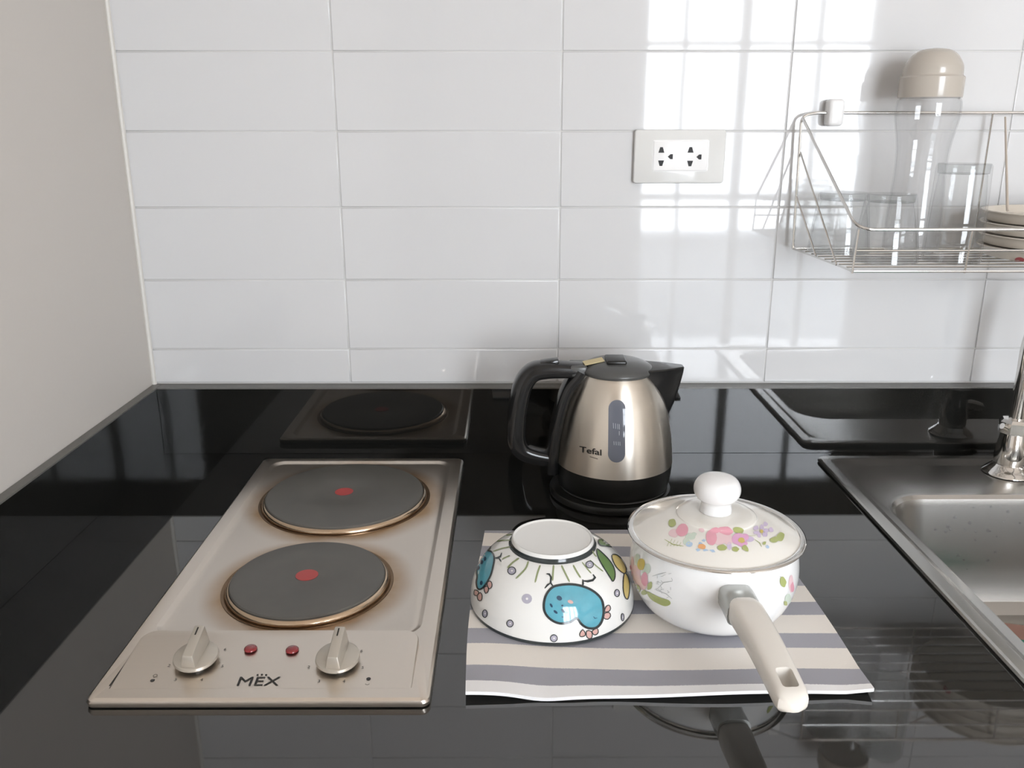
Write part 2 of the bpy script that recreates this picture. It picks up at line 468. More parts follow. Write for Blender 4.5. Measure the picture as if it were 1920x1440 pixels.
def lay(surf, shapes, off):
    V, F = [], []
    for v, f in shapes:
        pos = [surf.hit(p.x, p.y, off) for p in v]; k = len(V); idx = {}
        for i, p in enumerate(pos):
            if p is not None: idx[i] = len(V); V.append(p)
        for q in f:
            if all(i in idx for i in q):
                c = [V[idx[i]] for i in q]
                if max((c[i] - c[i - 1]).length for i in range(len(c))) < 0.02: F.append(tuple(idx[i] for i in q))
    return V, F
def paint(name, surf, shapes, material, parent, off=0.0004, label=None):
    d = lay(surf, shapes, off)
    if not d[1]: return None
    o_ = ORG[parent]; me = bpy.data.meshes.new(name)
    me.from_pydata([tuple(Vector(v) - o_) for v in d[0]], [], d[1])
    for p in me.polygons: p.use_smooth = True
    bm = bmesh.new(); bm.from_mesh(me)
    for f in bm.faces:                              # face the camera side
        if f.normal.dot(CAM - o_ - f.calc_center_median()) < 0: f.normal_flip()
    bm.to_mesh(me); bm.free()
    me.materials.append(material)
    o = bpy.data.objects.new(name, me); COL.objects.link(o); o.parent = parent; ORG[o] = o_
    if label: o['label'] = label
    return o

# ================================================================== THE ROOM
X0W, X1W, YW, YB, ZF, ZC = -0.518, 2.10, 1.195, DOOR[4], -0.86, 1.62
GY = YW + 0.0016                                   # grout plane
struct('floor', box(X0W - 0.1, X1W + 0.1, YB - 0.1, GY + 0.12, ZF - 0.1, ZF), M['floor'])
struct('ceiling', box(X0W - 0.1, X1W + 0.1, YB - 0.1, GY + 0.12, ZC, ZC + 0.1), M['ceiling'])
struct('wall_left', box(X0W - 0.1, X0W, YB - 0.1, GY + 0.12, ZF, ZC), M['paint'])
struct('wall_right', box(X1W, X1W + 0.1, YB - 0.1, GY + 0.12, ZF, ZC), M['paint'])
dx0, dx1, dz0, dz1, dy = DOOR
struct('wall_front', join(box(X0W, dx0, YB - 0.1, YB, ZF, ZC), box(dx1, X1W, YB - 0.1, YB, ZF, ZC),
                          box(dx0, dx1, YB - 0.1, YB, dz1, ZC)), M['paint'])
wall_back = struct('wall_back', box(X0W, X1W, GY, GY + 0.12, ZF, ZC), M['grout'])
# white glazed tiles, 30 x 10 cm, each with its own slightly rounded edges and a trace of tilt
TX0, TZ0, TW, TH, GAP, BSZ = -0.2318, 0.1518, 0.30, 0.10, 0.0014, 0.1005
def tile_mesh(w, h):
    d = box(-w / 2, w / 2, 0, 0.0030, -h / 2, h / 2)
    bm = bmesh.new(); vs_ = [bm.verts.new(v) for v in d[0]]
    for f in d[1]: bm.faces.new([vs_[i] for i in f])
    bmesh.ops.recalc_face_normals(bm, faces=bm.faces)
    ed = [e for e in bm.edges if all(v.co.y < 0.001 for v in e.verts)]
    bmesh.ops.bevel(bm, geom=ed, offset=0.0013, segments=3, affect='EDGES', profile=0.5)
    me = bpy.data.meshes.new('tile'); bm.to_mesh(me); bm.free()
    for p in me.polygons: p.use_smooth = p.area < 0.002
    me.materials.append(M['tile']); return me
cache = {}
xs = [X0W + 0.0015] + [TX0 + TW * k for k in range(0, 8)] + [X1W - 0.0015]
zs = [BSZ + 0.001] + [TZ0 + TH * k for k in range(0, 11)]
for j in range(len(zs) - 1):
    for i in range(len(xs) - 1):
        w, h = xs[i + 1] - xs[i] - GAP, zs[j + 1] - zs[j] - GAP
        key = (round(w, 4), round(h, 4))
        if key not in cache: cache[key] = tile_mesh(w, h)
        t = bpy.data.objects.new('tile', cache[key]); COL.objects.link(t); t.parent = wall_back
        t.location = ((xs[i] + xs[i + 1]) / 2, YW, (zs[j] + zs[j + 1]) / 2)
        t.rotation_euler = (random.uniform(-.0016, .0016), 0, random.uniform(-.0010, .0010))
# painted wall above the tiling, corner bead of sealant
obj('painted_strip', box(X0W, X1W, YW + 0.0003, GY, TZ0 + TH * 10 + 0.001, ZC), M['paint'], wall_back, smooth=False)
struct('trim_1', tube([(X0W + 0.002, YW - 0.002, 0.10), (X0W + 0.002, YW - 0.002, 1.15)], 0.0035, 8), M['seal'], smooth=True)

# balcony door behind the viewer: aluminium frame, glazing bars, glass; balcony beyond
door = struct('door_1', join(box(dx0, dx0 + .045, dy - .07, dy - .02, dz0, dz1), box(dx1 - .045, dx1, dy - .07, dy - .02, dz0, dz1),
                             box(dx0 + .045, dx1 - .045, dy - .07, dy - .02, dz1 - .05, dz1),
                             box(dx0 + .045, dx1 - .045, dy - .07, dy - .02, dz0, dz0 + .06)), M['alu'])
for xb, wb in ((0.845, 0.022), (1.135, 0.05), (1.50, 0.03)):
    obj('glazing_bar', box(xb - wb / 2, xb + wb / 2, dy - .06, dy - .03, dz0 + .06, dz1 - .05), M['alu'], door, smooth=False)
for a, b in ((dx0 + .045, .845 - .011), (.845 + .011, 1.135 - .025), (1.135 + .025, 1.5 - .015), (1.5 + .015, dx1 - .045)):
    obj('glazing_bar', box(a, b, dy - .058, dy - .032, 0.10, 0.135), M['alu'], door, smooth=False)
    obj('glazing_bar', box(a, b, dy - .058, dy - .032, 0.84, 0.865), M['alu'], door, smooth=False)
    for za, zb in ((dz0 + .06, .10), (.135, .84), (.865, dz1 - .05)):
        obj('pane', box(a, b, dy - .047, dy - .043, za, zb), M['pane'], door, smooth=False)
tag(obj('balcony_parapet', join(box(-0.6, 3.4, -3.45, -3.3, ZF - .1, -0.24), box(-0.6, 3.4, -3.5, -3.25, -0.24, -0.20)), M['concrete'], smooth=False),
    'rendered balcony parapet outside the glass door', 'parapet')
tag(obj('balcony_slab', box(-0.6, 3.4, -3.3, YB - .1, ZF - .2, ZF - .02), M['concrete'], smooth=False), 'balcony floor slab outside the glass door', 'slab')

# ================================================================== WORKTOP
CF = 0.50                                          # front edge
SX0, SX1, SY0, SY1 = 0.437, 0.985, 0.585, 1.150    # sink outline
BX0, BX1, BY0, BY1 = 0.4735, 0.935, 0.625, 1.022   # bowl outline
def slab_with_hole(x0, x1, y0, y1, hx0, hx1, hy0, hy1, z0, z1):
    V, F = [], []
    for z in (z0, z1):
        V += [Vector((x, y, z)) for x, y in ((x0, y0), (x1, y0), (x1, y1), (x0, y1), (hx0, hy0), (hx1, hy0), (hx1, hy1), (hx0, hy1))]
    for k in range(4):
        l = (k + 1) % 4
        F += [(k, 4 + k, 4 + l, l), (8 + k, 8 + l, 12 + l, 12 + k), (k, l, 8 + l, 8 + k), (4 + k, 12 + k, 12 + l, 4 + l)]
    return V, F
tag(obj('countertop', slab_with_hole(X0W + .001, 2.0, CF, YW - .0005, BX0 - .012, BX1 + .012, BY0 - .012, BY1 + .012, -0.03, 0.0), M['granite'], smooth=False),
    'polished black granite worktop with the hob and sink set into it', 'countertop')
def upstand(name, data, edge_data, label):
    t = thing(name, label, 'backsplash', (data[0][0].x, data[0][0].y, 0))
    obj('slab', data, M['granite_up'], t, smooth=False); obj('top_edge', edge_data, M['granite_edge'], t, smooth=False)
BT = 0.022
upstand('granite_upstand', box(X0W + .013, 2.0, YW - BT, YW - .0008, 0.0004, BSZ - 0.002), box(X0W + .013, 2.0, YW - BT, YW - .0008, BSZ - 0.002, BSZ),
        'long black granite upstand running along the white tiled wall')
upstand('granite_upstand', box(X0W + .0005, X0W + .0125, CF, YW - .0008, 0.0004, BSZ - 0.002), box(X0W + .0005, X0W + .0125, CF, YW - .0008, BSZ - 0.002, BSZ),
        'short black granite upstand along the cream painted left wall')
cab = thing('base_cabinet', 'plain laminate base cabinet under the black worktop', 'cabinet', (0.7, 0.55, ZF))
obj('side_panel', box(X0W + .003, X0W + .021, 0.56, 1.19, ZF + .0005, -.0305), M['cabinet'], cab, smooth=False)
obj('side_panel', box(1.98, 1.998, 0.56, 1.19, ZF + .0005, -.0305), M['cabinet'], cab, smooth=False)
obj('plinth', box(X0W + .021, 1.98, 0.60, 0.615, ZF + .0005, ZF + .10), M['cabinet'], cab, smooth=False)
for k in range(5):
    a = X0W + .003 + k * .5
    d_ = obj('door', box(a + .002, a + .498, 0.535, 0.555, ZF + .105, -.034, 0.002), M['cabinet'], cab, smooth=False)
    obj('handle', tube([(a + .45, .535, -.08), (a + .45, .515, -.08), (a + .45, .515, -.2), (a + .45, .535, -.2)], .005), M['chrome'], d_)

# ================================================================== HOB
HX0, HX1, HY0, HY1 = -0.3492, -0.0662, 0.5975, 1.1345
hob = thing('electric_hob', 'stainless steel domino hob with two round electric hotplates and two knobs', 'hob', ((HX0 + HX1) / 2, (HY0 + HY1) / 2, 0))
ZT, ZR = 0.0085, 0.0052
RX0, RX1, RY0, RY1 = HX0 + .016, HX1 - .0165, 0.6915, HY1 - .011
def inset(a, i, r, z): return rrect(a[0] + i, a[1] - i, a[2] + i, a[3] - i, r, z)
O_ = (HX0, HX1, HY0, HY1); I_ = (RX0, RX1, RY0, RY1)
deck = loft([inset(O_, .003, .006, .0004), inset(O_, .0004, .007, .0012), inset(O_, 0, .007, .0045), inset(O_, .0008, .007, .0068), inset(O_, .003, .007, ZT),
             inset(I_, 0, .020, ZT), inset(I_, .0012, .019, ZT - .0004), inset(I_, .0045, .017, ZR + .0006), inset(I_, .0065, .016, ZR)], cap0=True)
obj('deck', deck, M['hob'], hob, edge=30)
PX0, PX1, PY0, PY1 = HX0 + .0145, HX1 - .0165, 0.6125, 0.6885
def pz(x, y): return ZT + .0076 * max(0, (y - PY0) / (PY1 - PY0)) ** 0.9
def panel_loop(i, r, dz): return rrect(PX0 + i, PX1 - i, PY0, PY1 - i, (r, r, .0005, .0005), 0, 8, lambda x, y: max(pz(x, y) + dz, ZT + .00005))
base_loop = rrect(PX0, PX1, PY0, PY1, (.014, .014, .0005, .0005), ZT + .00002)
panel_d = loft([base_loop, panel_loop(.0002, .014, -.0012), panel_loop(.0008, .0135, -.0003), panel_loop(.0022, .012, 0)])
panel = obj('control_panel', panel_d, M['hob'], hob, edge=30)
obj('groove_line', box(PX0 - .0016, PX0 - .0004, PY0 + .004, PY1 - .012, ZT, ZT + .0003), M['dark_print'], panel, smooth=False)
for n_, (cx, cy, r) in enumerate(PLATES):
    c = (cx, cy, 0)
    ring = lathe([(r + .0005, ZR + .0002), (r + .0042, ZR + .0002), (r + .0044, ZR + .0016), (r + .0034, ZR + .0034), (r + .0018, ZR + .0052), (r + .0006, ZR + .0054), (r + .0002, ZR + .004)], c, 96, closed=True)
    rg = obj('plate_ring', ring, M['ring_steel'], hob, edge=60)
    obj('plate_gap_shade', lathe([(r + .0044, ZR + .0001), (r + .0085, ZR + .0001), (r + .0083, ZR + .0005), (r + .0046, ZR + .0003)], c, 96, closed=True), M['gap_shade'], hob, edge=60)  # thin dark ring painting in the shadowed gap round the plate
    pt = obj('hotplate', lathe([(0.001, ZR + .0004), (r - .0006, ZR + .0004), (r, ZR + .002), (r, ZR + .0066), (r - .0012, ZR + .0078), (r - .004, ZR + .0082), (r * .32, ZR + .0082), (r * .30, ZR + .0078), (.001, ZR + .0078)], c, 96), M['cast_iron'], hob, edge=25)
    obj('red_spot', lathe([(.001, ZR + .0079), (.0115, ZR + .0079), (.0115, ZR + .0082), (.001, ZR + .0083)], (cx - .002, cy + .003, 0), 32), M['red_dot'], pt)
def panel_at(px, py):
    p = onz(px, py, ZT + .003); p = onz(px, py, pz(p.x, p.y)); return p
slope = math.atan2(.0076, PY1 - PY0)
for px, py in ((369, 1238), (634, 1240)):
    p = panel_at(px, py); T_ = Matrix.Translation(p) @ Matrix.Rotation(slope + .04, 4, 'X')
    kn = obj('control_knob', moved(lathe([(.001, .0025), (.0165, .0025), (.0185, .0030), (.0192, .0042), (.0186, .0062), (.0172, .0070), (.001, .0070)], (0, 0, 0), 48), T_), M['knob'], hob, edge=30)
    obj('knob_shaft', moved(lathe([(.001, .0002), (.0150, .0002), (.0150, .0026), (.001, .0026)], (0, 0, 0), 32), T_), M['black_matt'], kn)
    grip = bevelled([(-.0066, -.0172, .0068), (.0066, -.0172, .0068), (.0066, .0172, .0068), (-.0066, .0172, .0068),
                     (-.0046, -.0150, .0180), (.0046, -.0150, .0180), (.0046, .0168, .0245), (-.0046, .0168, .0245)],
                    [(0, 1, 2, 3), (4, 5, 6, 7), (0, 1, 5, 4), (1, 2, 6, 5), (2, 3, 7, 6), (3, 0, 4, 7)], .0012)
    RZ = Matrix.Rotation(R(-3), 4, 'Z')
    obj('knob_grip', moved(grip, T_ @ RZ), M['knob'], kn, edge=30)
    sl = math.atan2(.0065, .0318)
    mk = moved(box(-.0006, .0006, -.004, .004, 0, .0002), Matrix.Translation((-.0006, .0105, .02325)) @ Matrix.Rotation(sl, 4, 'X'))
    obj('pointer_mark', moved(mk, T_ @ RZ), M['dark_print'], kn, smooth=False)
for px, py in ((470, 1217), (548, 1219)):
    p = panel_at(px, py)
    obj('indicator_lamp', lathe(smooth_profile([(.0058, .0002), (.0056, .0012), (.004, .0024), (.0005, .0029)], 4), p, 24), M['red_lens'], hob)
def panel_text(name, body, px, py, size, sx=1.0, material=None):
    v, f = text_mesh(body, size)
    w = max(q.x for q in v) + min(q.x for q in v); h = max(q.y for q in v) + min(q.y for q in v)
    p = panel_at(px, py)
    vv = []
    for q in v:
        x, y = p.x + (q.x - w / 2) * sx, p.y + (q.y - h / 2)
        vv.append(Vector((x, y, pz(x, y) + .00025)))
    return obj(name, (vv, f), material or M['dark_print'], panel, smooth=False)
panel_text('logo_lettering', 'MEX', 486, 1278, .0150, 1.22)
for q, (px, py) in enumerate(((483, 1265.5), (491, 1265), (499, 1265.5))):
    p = panel_at(px, py); obj('logo_dot', lathe([(.0002, .0002), (.0009, .0002), (.0009, .0003), (.0002, .0003)], p, 10), M['dark_print'], panel)
for lst in (((317, 1248, '2'), (329, 1275, '3'), (378, 1275, '4'), (417, 1249, '5'), (422, 1217, '6')),
            ((579, 1251, '2'), (598, 1278, '3'), (645, 1278, '4'), (680, 1252, '5'), (678, 1220, '6'))):
    for px, py, s in lst: panel_text('dial_number', s, px, py, .0046, 1.0, M['dark_print'])
def ring_flat(px, py, ro, ri):
    p = panel_at(px, py); return lathe([(ri, .0002), (ro, .0002), (ro, .0003), (ri, .0003)], p, 20, closed=True)
for fx, fy, ox, oy in ((286, 1276, 291, 1267), (691, 1273, 689, 1282)):
    obj('dial_symbol', ring_flat(fx, fy, .0019, .0001), M['dark_print'], panel)
    obj('dial_symbol', ring_flat(ox, oy, .0019, .0013), M['grey_print'], panel)

# ================================================================== KETTLE
kb = thing('kettle_power_base', 'round black plastic power base under the steel kettle', 'kettle base', (0.130, 1.036, 0))
obj('base_disc', lathe([(.001, .0005), (.0755, .0005), (.0785, .002), (.0790, .0065), (.0770, .0105), (.071, .0118), (.001, .0118)], (0.130, 1.036, 0), 64), M['black_matt'], kb)
obj('cord_outlet', box(.118, .142, 1.108, 1.128, .001, .010, .002), M['black_matt'], kb)
KC = (0.1335, 1.036, 0)
kt = thing('electric_kettle', 'small brushed steel kettle with black handle and spout by the tiled wall', 'kettle', (KC[0], KC[1], .012))
obj('lower_ring', lathe(smooth_profile([(.001, .0122), (.0640, .0122), (.0695, .0150), (.0722, .0240), (.0738, .0360), (.0744, .0465)], 4) + [(.001, .0465)], KC, 96), M['black_matt'], kt, edge=50)
KP = smooth_profile([(.0747, .0467), (.0738, .0600), (.0718, .0800), (.0678, .1030), (.0640, .1200), (.0598, .1340), (.0530, .1490), (.0475, .1580), (.0432, .1635)], 5)
kbody_d = lathe(KP, KC, 128)
kbody = obj('body', kbody_d, M['kettle_steel'], kt, edge=60)
def krad(z):
    for (r0, z0), (r1, z1) in zip(KP, KP[1:]):
        if z0 <= z <= z1: return r0 + (r1 - r0) * (z - z0) / (z1 - z0)
    return KP[0][0] if z < KP[0][1] else KP[-1][0]
lid_d = lathe(smooth_profile([(.0440, .1630), (.0455, .1655), (.0450, .1682), (.0420, .1718), (.0330, .1762), (.0190, .1788), (.0010, .1796)], 5), KC, 96)
lid = obj('lid', lid_d, M['grey_plastic'], kt, edge=40)
obj('lid_button', moved(box(-.0125, .0125, -.0150, .0150, 0, .0056, .0024, 3), Matrix.Translation((KC[0] - .0030, KC[1] - .008, .1776)) @ Matrix.Rotation(R(3), 4, 'X')), M['black_matt'], lid)
def spout_loop(z, xf, w, yb):
    r = krad(min(z, .163)); xb = math.sqrt(max(r * r - yb * yb, 0)) - .004
    pts = [(xb - .006, -yb * .6), (xb, -yb), ((xb + xf) / 2 + .002, -(yb + w) / 2 - .001), (xf - .0015, -w), (xf, -w * .5), (xf, w * .5), (xf - .0015, w), ((xb + xf) / 2 + .002, (yb + w) / 2 + .001), (xb, yb), (xb - .006, yb * .6)]
    return [Vector((KC[0] + x, KC[1] + y, z)) for x, y in pts]
sp = loft([spout_loop(*q) for q in ((.1045, .0665, .0010, .0030), (.110, .0690, .0020, .0080), (.122, .0735, .0035, .0170), (.136, .0772, .0048, .0235), (.150, .0805, .0060, .0275), (.162, .0830, .0070, .0290), (.1690, .0840, .0072, .0290), (.1706, .0828, .0060, .0270))], cap0=True)
obj('spout', sp, M['black_plastic'], kt, edge=40)
HYK = KC[1] - .003
hp = spline([(.100, HYK, .1655), (.072, HYK, .1665), (.046, HYK, .1668), (.028, HYK, .1630), (.0165, HYK, .1480), (.0105, HYK, .1240), (.0075, HYK, .0980),
             (.0080, HYK, .0740), (.0150, HYK, .0600), (.030, HYK, .0530), (.050, HYK, .0490), (.066, HYK, .0470)], 6)
n_ = len(hp)
hw = [.0145 + .003 * math.sin(math.pi * i / (n_ - 1)) for i in range(n_)]
hh = [.0085 + .0040 * math.sin(math.pi * min(1, i / (n_ - 1) * 1.0)) for i in range(n_)]
hd = obj('handle', sweep(hp, (0, 1, 0), hw, hh, 24, 3.2), M['black_plastic'], kt, edge=50)
spine = [(KC[0] - krad(z) - .0045 + (.003 if z > .15 else 0), HYK, z) for z in (.166, .157, .146, .134, .120, .104, .086, .068, .052, .040, .031)]
obj('handle_spine', sweep(spline(spine, 4), (0, 1, 0), .0175, .0085, 24, 3.2), M['black_plastic'], kt, edge=50)
obj('hinge_block', box(KC[0] - .060, KC[0] - .038, KC[1] - .018, KC[1] + .016, .160, .1745, .003, 3), M['grey_plastic'], kt)
obj('power_switch', moved(box(-.012, .012, -.008, .008, 0, .006, .002), Matrix.Translation((.049, HYK, .1735)) @ Matrix.Rotation(R(-8), 4, 'Y')), M['black_plastic'], hd)
KS = Surface(kbody_d)
gx0, gx1, gy0, gy1 = 1141, 1173, 750, 867
gp = [Vector((x, y)) for x, y in [(1157 + 16 * math.cos(R(a)), 766 - 16 * math.sin(R(a))) for a in range(0, 181, 15)] + [(1141 - .01 * k, 766 + k) for k in range(5, 85, 5)] + [(1156 + 16 * math.cos(R(a)), 851 - 16 * math.sin(R(a))) for a in range(180, 361, 15)] + [(1172 + .01 * k, 851 - k) for k in range(5, 85, 5)]]
gauge = paint('water_gauge', KS, [fill_px(gp, 5)], M['gauge'], kbody, .0007)
def text_px(body, x, y, w, slope_, h, lean=0.0):
    v, f = text_mesh(body, 1.0, .018)
    x0 = min(q.x for q in v); wx = max(q.x for q in v) - x0; hy = max(q.y for q in v)
    return [Vector((x + (q.x - x0) / wx * w - lean * q.y / hy, y + slope_ * (q.x - x0) / wx * w - q.y / hy * h)) for q in v], f
paint('logo_lettering', KS, [text_px('Tefal', 1087, 847, 41, .17, 11)], M['dark_print'], kbody, .0006)
paint('fine_print', KS, [stroke_px([(1106, 856), (1121, 860.5)], 4)], M['grey_print'], kbody, .0003)
marks = [stroke_px([(x, 793 + (x - 1150) * .2), (x + .5, 803 + (x - 1150) * .2)], 2.2) for x in (1150, 1154, 1158, 1161)] + \
        [stroke_px([(x, 827 + (x - 1150) * .1), (x + .5, 834 + (x - 1150) * .1)], 2) for x in (1151, 1155, 1159, 1162)] + [stroke_px([(1161, 808), (1161, 816)], 2.2)]
paint('level_mark', KS, marks, M['pale_print'], kbody, .0011)
LS = Surface(lid_d)
obj('sticker', moved(box(-.0125, .0125, -.008, .008, 0, .0006), Matrix.Translation((KC[0] - .0300, KC[1] - .006, .1776)) @ Matrix.Rotation(R(4), 4, 'X') @ Matrix.Rotation(R(-10), 4, 'Y') @ Matrix.Rotation(R(8), 4, 'Z')), M['sticker'], lid, smooth=False)

# ================================================================== TOWEL
def towel_height(u, v):
    e = .0012 * math.sin(7 * u + 1.2) * math.sin(5 * v + .5)
    fr = max(0, 1 - v / .12)
    e += fr * (.0028 + .0016 * math.sin(9 * u + 2.0) - .002 * math.exp(-((u - .18) / .06) ** 2))
    if u > .93: e += .003 * (u - .93) / .07 * fr
    return max(e, -.0006)
def towel():
    nx, ny = 60, 48; V, F, UV = [], [], []
    c00, c10, c01, c11 = Vector((-.0375, .6075)), Vector((.3015, .6105)), Vector((-.0335, .9160)), Vector((.3000, .9130))
    TZ = []
    for lay_ in (0, 1):
        for j in range(ny + 1):
            for i in range(nx + 1):
                u, v = i / nx, j / ny
                p = c00 * (1 - u) * (1 - v) + c10 * u * (1 - v) + c01 * (1 - u) * v + c11 * u * v
                p.x += (-.004 * math.sin(math.pi * v * 1.3) * (1 - u)) + .0035 * math.sin(3.2 * v + .4) * u
                p.y += .0014 * math.sin(8 * u + .6) * (1 - v) - .0035 * math.exp(-((u - .2) / .10) ** 2) * (1 - v) ** 2
                p.y += .0016 * math.sin(11 * u + 4 * v) * math.sin(math.pi * v)
                g = towel_height(u, v)
                z = .0004 + max(0, g) if lay_ == 0 else .0036 + g
                V.append(Vector((p.x, p.y, z)))
                UV.append((u * .34, v * .306))
    N_ = (nx + 1) * (ny + 1); ix = lambda l, i, j: l * N_ + j * (nx + 1) + i
    for j in range(ny):
        for i in range(nx):
            F.append((ix(1, i, j), ix(1, i + 1, j), ix(1, i + 1, j + 1), ix(1, i, j + 1)))
            F.append((ix(0, i, j), ix(0, i, j + 1), ix(0, i + 1, j + 1), ix(0, i + 1, j)))
    for i in range(nx):
        F += [(ix(0, i, 0), ix(0, i + 1, 0), ix(1, i + 1, 0), ix(1, i, 0)), (ix(0, i + 1, ny), ix(0, i, ny), ix(1, i, ny), ix(1, i + 1, ny))]
    for j in range(ny):
        F += [(ix(0, 0, j + 1), ix(0, 0, j), ix(1, 0, j), ix(1, 0, j + 1)), (ix(0, nx, j), ix(0, nx, j + 1), ix(1, nx, j + 1), ix(1, nx, j))]
    o = obj('tea_towel', (V, F), M['towel'], org=(.13, .76, 0), edge=60)
    uvl = o.data.uv_layers.new(name='UVMap')
    for lp in o.data.loops: uvl.data[lp.index].uv = UV[lp.vertex_index]
    return o
tag(towel(), 'cream tea towel with grey stripes laid flat under the bowl and saucepan', 'towel')
TT = .0049                                          # what stands on the towel rests here

# ================================================================== BOWL (upside down)
BC = (0.0410, 0.7590, 0)
bowl = thing('ceramic_bowl', 'upturned white ceramic bowl painted with turquoise birds', 'bowl', (BC[0], BC[1], TT))
BPo = smooth_profile([(.0798, TT + .0002), (.0808, TT + .0020), (.0810, .0120), (.0795, .0240), (.0750, .0370), (.0675, .0490), (.0570, .0590), (.0470, .0650), (.0415, .0672)], 5)
BPf = [(.0408, .0680), (.0402, .0715), (.0396, .0735), (.0388, .0742), (.0378, .0740), (.0370, .0728)] + [(.030, .0722), (.0005, .0720)]
BPi = smooth_profile([(.0005, .0610), (.0250, .0605), (.0450, .0575), (.0600, .0490), (.0700, .0370), (.0755, .0240), (.0772, .0120), (.0776, TT + .0020)], 4)
bowl_d = lathe(BPo + BPf, BC, 128); bowl_full = lathe(BPi + BPo + BPf, BC, 128)
bb = obj('body', bowl_full, M['ceramic'], bowl, edge=50)
BS = Surface(bowl_d)
def cb(pts): return [Vector((860 + x / 4.8, 940 + y / 4.8)) for x, y in pts]
def band(prof_pts, off): return lathe([(r + off, z) for r, z in prof_pts] + [(r + off - .0004, z) for r, z in reversed(prof_pts)], BC, 128, closed=True)
obj('painted_foot_ring', band([(.0425, .0668), (.0414, .0675), (.0409, .0685), (.0404, .0708)], .0004), M['p_dark'], bowl)
obj('painted_rim_line', band([(.0807, .0056), (.0808, .0070), (.0809, .0086)], .0004), M['p_dark'], bowl)
def bird(fill, outline_w, parts):
    f = blob(cb(fill), 3)
    b = paint('painted_bird', BS, [fill_px(f, 5)], M['p_blue'], bowl, .0003, 'turquoise bird painted upside down')
    paint('bird_outline', BS, [stroke_px(f, outline_w, True)] + [stroke_px(cb(p), w / 4.8) for p, w in parts], M['p_dark'], b, .0006)
    return b
b1 = bird([(845, 775), (900, 757), (990, 748), (1080, 757), (1170, 787), (1240, 832), (1285, 887), (1300, 950), (1300, 1020), (1280, 1090), (1240, 1133), (1190, 1143), (1140, 1130),
           (1100, 1100), (1075, 1065), (1055, 1052), (1010, 1083), (950, 1098), (890, 1093), (830, 1063), (785, 1015), (767, 955), (775, 880), (800, 822)], 4.4,
          [([(855, 775), (828, 735), (832, 685), (815, 658), (790, 655)], 17), ([(830, 735), (800, 755), (775, 785)], 17), ([(1115, 770), (1118, 740), (1115, 705)], 18),
           ([(1115, 718), (1160, 722), (1205, 712), (1226, 688), (1208, 660)], 20)])
for x, y, a, c, r in ((905, 872, 26, 20, 30), (833, 937, 20, 10, 60), (872, 995, 22, 11, 40), (938, 985, 22, 11, 50), (932, 938, 10, 8, 0), (935, 1040, 8, 6, 0)):
    paint('bird_marking', BS, [fill_px(ell(860 + x / 4.8, 940 + y / 4.8, a / 4.8, c / 4.8, r), 3)], M['p_navy'], b1, .0006)
paint('bird_marking', BS, [stroke_px(cb([(1210, 1035), (1222, 1052), (1245, 1048)]), 1.6)], M['p_navy'], b1, .0006)
paint('bird_marking', BS, [fill_px(ell(860 + 1005 / 4.8, 940 + 905 / 4.8, 5.5, 3.2, 20), 3)], M['p_pink'], b1, .0006)
def pinks(parent, polys):
    for pl_ in polys:
        f = blob(cb(pl_), 2); paint('bird_crest', BS, [fill_px(f, 4)], M['p_pink'], parent, .0003); paint('crest_outline', BS, [stroke_px(f, 1.7, True)], M['p_dark'], parent, .0006)
pinks(b1, [[(1115, 1152), (1088, 1190), (1095, 1215), (1125, 1212), (1140, 1190)], [(1150, 1165), (1148, 1210), (1170, 1233), (1195, 1225), (1200, 1190), (1185, 1165)],
           [(1200, 1165), (1210, 1195), (1235, 1198), (1254, 1175), (1242, 1140)], [(1305, 1010), (1305, 1050), (1340, 1060), (1364, 1030), (1350, 1000)],
           [(1310, 990), (1345, 992), (1364, 965), (1352, 935), (1325, 945)]])
b2 = bird([(265, 447), (303, 462), (323, 512), (314, 580), (294, 660), (264, 720), (230, 770), (196, 793), (172, 778), (163, 730), (170, 680), (163, 630), (168, 560), (192, 490), (226, 452)], 3.0,
          [([(322, 515), (352, 512), (378, 500), (390, 466)], 15), ([(362, 508), (375, 530), (386, 548)], 13), ([(262, 448), (285, 425), (290, 408)], 14)])
for x, y in ((212, 550), (240, 520), (180, 600), (208, 735)): paint('bird_marking', BS, [fill_px(ell(860 + x / 4.8, 940 + y / 4.8, 2.6, 4.2, 10), 3)], M['p_navy'], b2, .0006)
pinks(b2, [[(148, 798), (142, 838), (165, 850), (185, 830), (178, 808)], [(172, 845), (180, 888), (208, 892), (216, 850), (200, 822)], [(232, 778), (246, 830), (272, 805), (265, 765)], [(258, 745), (280, 790), (303, 765), (298, 728), (275, 720)]])
for x, y, a, c in ((480, 627, 36, 34), (615, 877, 46, 45), (240, 1010, 22, 34), (465, 1098, 29, 31), (857, 1230, 31, 31), (1422, 827, 22, 32), (1472, 1042, 12, 33), (1177, 572, 34, 31)):
    e = ell(860 + x / 4.8, 940 + y / 4.8, a / 4.8, c / 4.8)
    d_ = paint('painted_dot', BS, [fill_px(e, 4)], M['p_lilac'], bowl, .0003)
    if x != 615: paint('dot_outline', BS, [stroke_px(ell(860 + x / 4.8, 940 + y / 4.8, a / 4.8, c / 4.8, 0, 16), 1.5, True)], M['p_dark'], d_, .0006)
    paint('dot_centre', BS, [fill_px(ell(860 + x / 4.8 + .3, 940 + y / 4.8, a / 20, c / 20), 3)], M['ceramic'], d_, .0005)
